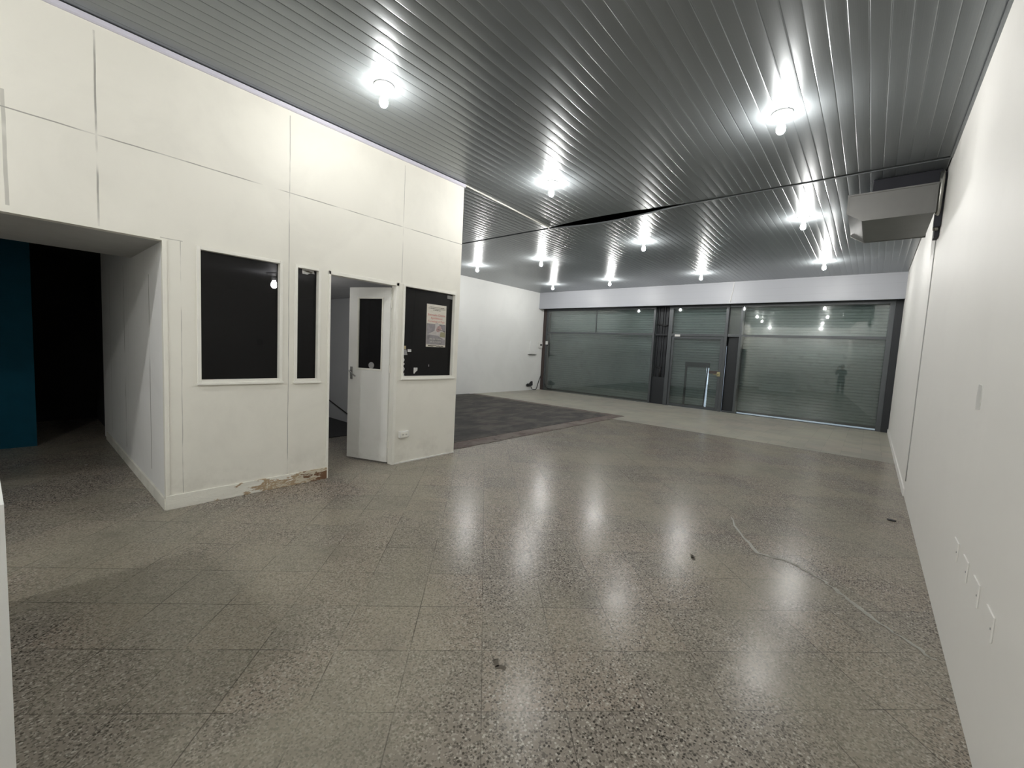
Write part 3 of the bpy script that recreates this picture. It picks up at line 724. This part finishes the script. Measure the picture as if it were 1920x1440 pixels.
sticker(poly_bm([(-.030, .042), (.035, .042), (.034, .0), (.012, -.012), (-.018, -.045), (-.030, -.040)]), 3.668, 1.284, M['paper'], 'ragged white paper scrap low on the poster window, right of the round stickers')
sticker(rect(.105, .052), 4.255, 2.378, M['greypaper'], 'grey label in the top right corner of the poster window')
sticker(rect(.01, .03), 3.90, 1.355, M['greypaper'], 'small grey glue mark below the poster on the dark window')
t = tag(obj('paper_label', on_glass(poly_bm([(-.07, .03), (.06, .03), (.068, -.01), (.02, -.006), (-.01, -.026), (-.066, -.024)]), 2.165, 2.392, .0005), M['paper']), 'torn white paper label at the top of the narrow booth window', 'label')
bm = poly_bm([(-.05, .012), (.0, .018), (.045, .004), (.04, -.006), (-.02, 0)]); obj('print', on_glass(bm, 2.165, 2.392, .002), M['ink'], t)

# carpet
bm = bmesh.new(); box(bm, XL+.005, -5.33, 4.415, 10.44, .001, .012, bevel=.003)
tag(obj('carpet', bm, M['carpet']), 'worn charcoal carpet on the floor between the booth end and left wall', 'carpet')
# meter cabinet, breaker, dark pedal and cable by the left wall
t = thing('meter_cabinet', 'flat white metal cabinet on the left wall beside the shop front', 'cabinet', (XL, 13.98, 1.5))
obj('cabinet_body', B(XL, XL+.06, 13.76, 14.20, 1.50, 2.05, bevel=.006), M['wall'], t)
obj('cabinet_door', B(XL+.06, XL+.068, 13.78, 14.18, 1.52, 2.03, bevel=.003), M['wall'], t)
obj('shade_strip', B(XL+.0, XL+.075, 13.70, 14.20, 1.475, 1.490, bevel=.002), M['framed'], t)  # dark strip stands in for the shade line under the cabinet
t = thing('circuit_breaker', 'small white breaker box between the white cabinet and dark shop frame', 'breaker box', (XL, 14.5, 1.78))
obj('housing', B(XL, XL+.07, 14.36, 14.58, 1.78, 2.02, bevel=.008), M['plastic'], t)
obj('breaker_switch', B(XL+.068, XL+.085, 14.42, 14.53, 1.87, 1.94, bevel=.004), M['black'], t)
bm = bmesh.new()
tube(bm, [(XL+.03, 14.64, .60), (XL+.04, 14.50, .38), (XL+.06, 14.36, .10), (XL+.10, 14.25, .03), (XL+.12, 14.10, .02), (XL+.10, 13.97, .05), (XL+.08, 13.93, .16)], .016, 8)
t = tag(obj('cable', bm, M['darkstuff'], None, True), 'thick dark cable looping down to the floor at the left end of the shop front', 'cable')
bm = bmesh.new(); prism(bm, [(13.66, .20), (13.72, .16), (13.90, .17), (14.04, .20), (14.02, .38), (13.93, .36), (13.86, .27), (13.70, .28)], 0, XL+.02, XL+.09)
bmesh.ops.bevel(bm, geom=bm.edges[:], offset=.012, segments=2, affect='EDGES')
tag(obj('pipe_stub', bm, M['darkstuff']), 'dark lump of a pipe fitting sticking out low on the left wall', 'fitting')
# tags on the shop front
tag(obj('paper_tag', B(-10.64, -10.52, YF-.056, YF-.051, 1.94, 2.08, bevel=.002), M['plastic']), 'small white tag on the left frame of the left shop window', 'tag')
tag(obj('paper_tag', B(-5.22, -5.04, YF-.056, YF-.051, 2.38, 2.45, bevel=.002), M['plastic']), 'small white tag on the crossbar above the glass entrance door', 'tag')
# bits lying on the floor
def scrap(name, x, y, r, m, label, cat, flat=.3, n=7):
    bm = bmesh.new(); vs = [(r*random.uniform(.6, 1.1)*math.cos(2*math.pi*i/n), r*random.uniform(.45, .8)*math.sin(2*math.pi*i/n)) for i in range(n)]
    prism(bm, vs, 2, 0, r*flat); bmesh.ops.bevel(bm, geom=bm.edges[:], offset=r*.08, segments=1, affect='EDGES')
    bm.transform(Matrix.Translation((x, y, .0015))); return tag(obj(name, bm, m), label, cat)
scrap('debris', .32, 6.16, .042, M['darkstuff'], 'small dark scrap on the floor near the right wall', 'debris')
scrap('paper_scrap', -6.40, YF-.18, .05, M['plastic'], 'tiny white scrap on the pale floor at the foot of the left shop window', 'debris', .1)
scrap('paper_scrap', -5.15, YF-.18, .09, M['plastic'], 'flat white scrap on the pale floor below the glass entrance door', 'debris', .06)
# patches of the floor itself
def ribbon(pts, wds, z=.0025):
    bm = bmesh.new(); P = []
    for (x0, y0), (x1, y1), w0, w1 in zip(pts, pts[1:], wds, wds[1:]):
        for k in range(6):
            t = k/6; P.append((x0+(x1-x0)*t+random.uniform(-.012, .012), y0+(y1-y0)*t+random.uniform(-.012, .012), (w0+(w1-w0)*t)*random.uniform(.5, 1.3)))
    L = []; 
    for i, (x, y, wd) in enumerate(P):
        a = P[max(i-1, 0)]; b = P[min(i+1, len(P)-1)]; d = Vector((b[0]-a[0], b[1]-a[1])).normalized(); nrm = Vector((-d.y, d.x))
        L.append((bm.verts.new((x+nrm.x*wd, y+nrm.y*wd, z)), bm.verts.new((x-nrm.x*wd, y-nrm.y*wd, z))))
    for a, b in zip(L, L[1:]): bm.faces.new((a[0], a[1], b[1], b[0]))
    for f in bm.faces:
        f.normal_update()
        if f.normal.z < 0: f.normal_flip()
    KEEP.add(id(bm)); return bm
obj('crack_filler', ribbon([(-.989, 4.869), (-.80, 4.45), (-.604, 4.122), (-.40, 4.16), (-.20, 4.05), (-.05, 3.90), (.114, 3.691), (.25, 3.55), (.36, 3.44), (.445, 3.36)], [.006, .012, .020, .014, .010, .014, .018, .012, .016, .006]), M['filler'], floor)
obj('floor_chip', ribbon([(-1.39, 1.62), (-1.34, 1.59), (-1.30, 1.605)], [.006, .018, .008]), M['grime'], floor)
obj('floor_chip', ribbon([(-1.03, 3.68), (-.99, 3.62), (-.96, 3.58)], [.006, .016, .008]), M['grime'], floor)

# ================================================================ the photographer, behind the camera, seen only mirrored in the shop glass
def photographer():
    TH_, OX, OY = .45, .14, -.38
    base = thing('person', 'person in dark clothes holding up a phone, mirrored faintly in the right shop window', 'person', (OX, OY, 0))
    X = Matrix.Translation((OX, OY, 0)) @ Matrix.Rotation(TH_, 4, 'Z')
    px, py, pz = .041, .385, 1.65            # the phone
    V, E, R = [], [], []
    def v(x, y, z, r, parent=None):
        V.append(X @ Vector((x, y, z))); R.append(r)
        if parent is not None: E.append((parent, len(V)-1))
        return len(V)-1
    pel = v(0, 0, .96, (.155, .115)); wa = v(0, .0, 1.12, (.135, .10), pel); ch = v(0, .0, 1.33, (.15, .11), wa); nb = v(0, -.005, 1.45, (.085, .08), ch)
    nk = v(0, .01, 1.52, (.055, .058), nb); jw = v(0, .04, 1.585, (.062, .075), nk); hd = v(0, .035, 1.66, (.077, .098), jw); tp = v(0, .02, 1.735, (.058, .07), hd)
    v(0, .140, 1.635, (.010, .010), hd)      # nose
    for s_ in (-1, 1): v(s_*.084, .02, 1.64, (.010, .018), hd)   # ears
    for s_ in (-1, 1):
        hp = v(s_*.095, 0, .88, (.095, .10), pel); kn = v(s_*.11, .03, .50, (.062, .066), hp); ca = v(s_*.11, .0, .36, (.056, .062), kn)
        an = v(s_*.115, -.02, .09, (.042, .045), ca); v(s_*.115, -.055, .05, (.04, .045), an); to = v(s_*.13, .10, .04, (.045, .036), an); v(s_*.135, .18, .032, (.036, .024), to)
        sh = v(s_*.175, -.005, 1.40, (.068, .068), nb); el = v(s_*.235, .11, 1.18, (.046, .046), sh); fo = v(s_*.19, .20, 1.33, (.040, .040), el)
        wr = v(px+s_*.115, py-.055, 1.545, (.026, .030), fo); pa = v(px+s_*.105, py-.040, 1.60, (.034, .018), wr)
        for k, (dz, ln) in enumerate(((.030, .075), (.042, .082), (.050, .078), (.056, .062))):   # four fingers curling round the phone's edge
            a = v(px+s_*(.098-k*.004), py-.030, 1.605+dz*.9, (.0095, .0095), pa)
            b = v(px+s_*(.088-k*.006), py-.025, 1.625+dz, (.0085, .0085), a)
            v(px+s_*(.075-k*.008), py-.022, 1.625+dz+ln*.28, (.0075, .0075), b)
        t1 = v(px+s_*.075, py-.044, 1.598, (.011, .011), pa); v(px+s_*.052, py-.028, 1.618, (.009, .009), t1)
    me = bpy.data.meshes.new('body'); me.from_pydata(V, E, []); me.update()
    o = bpy.data.objects.new('body', me); COL.objects.link(o)
    sk = o.modifiers.new('skin', 'SKIN'); sk.use_smooth_shade = True
    for i, (a, b) in enumerate(R): me.skin_vertices[0].data[i].radius = (a, b)
    me.skin_vertices[0].data[0].use_root = True
    o.modifiers.new('sub', 'SUBSURF').levels = 2
    bpy.context.view_layer.update()
    ev = o.evaluated_get(bpy.context.evaluated_depsgraph_get()); m2 = bpy.data.meshes.new_from_object(ev)
    o.modifiers.clear(); o.data = m2; bpy.data.meshes.remove(me); me = m2; me.name = 'body'
    skin = plain('skin', (.42, .26, .19), .5); shirt = plain('dark grey shirt', (.035, .037, .045), .8); trs = plain('dark trousers', (.02, .022, .03), .85)
    me.materials.clear()
    for m in (skin, shirt, trs, M['black']): me.materials.append(m)
    XI = X.inverted()
    for p in me.polygons:
        c = XI @ p.center; p.use_smooth = True
        hand = abs(c.x-px) < .2 and c.y > .26 and c.z > 1.42
        p.material_index = 0 if (c.z > 1.50 and c.y < .25) or hand else (3 if c.z < .085 else (2 if c.z < .98 else 1))
    o.parent = base; o.matrix_parent_inverse = base.matrix_world.inverted()
    def part(name, bm, m, smooth=True):
        bm.transform(X); return obj(name, bm, m, base, smooth)
    bm = bmesh.new(); bmesh.ops.create_uvsphere(bm, u_segments=20, v_segments=12, radius=1)
    for q in bm.verts: q.co = Vector((q.co.x*.090, q.co.y*.112+.012-(.02 if q.co.z < 0 else 0), q.co.z*.092+1.682))
    bmesh.ops.delete(bm, geom=[q for q in bm.verts if q.co.y > .05 and q.co.z < 1.715], context='VERTS')
    part('hair', bm, plain('dark hair', (.02, .015, .012), .6))
    for s_ in (-1, 1):
        bm = bmesh.new(); bmesh.ops.create_uvsphere(bm, u_segments=12, v_segments=8, radius=.010); bm.transform(Matrix.Translation((s_*.029, .112, 1.664))); part('eye', bm, plain('dark iris', (.05, .035, .03), .3))
    bm = bmesh.new(); tube(bm, [(-.025, .112, 1.594), (0, .121, 1.592), (.025, .112, 1.594)], .006, 6); part('mouth', bm, plain('lips', (.35, .14, .12), .5))
    ph = thing('phone', 'dark phone held up in both hands by the person', 'phone', (0, 0, 1.6))
    bm = bmesh.new(); box(bm, px-.078, px+.078, py-.012, py-.004, pz-.036, pz+.036, bevel=.003); bm.transform(X); obj('phone_body', bm, M['black'], ph)
    bm = bmesh.new(); box(bm, px-.072, px+.072, py-.0135, py-.0118, pz-.031, pz+.031); bm.transform(X); obj('screen', bm, M['framed'], ph)
photographer()
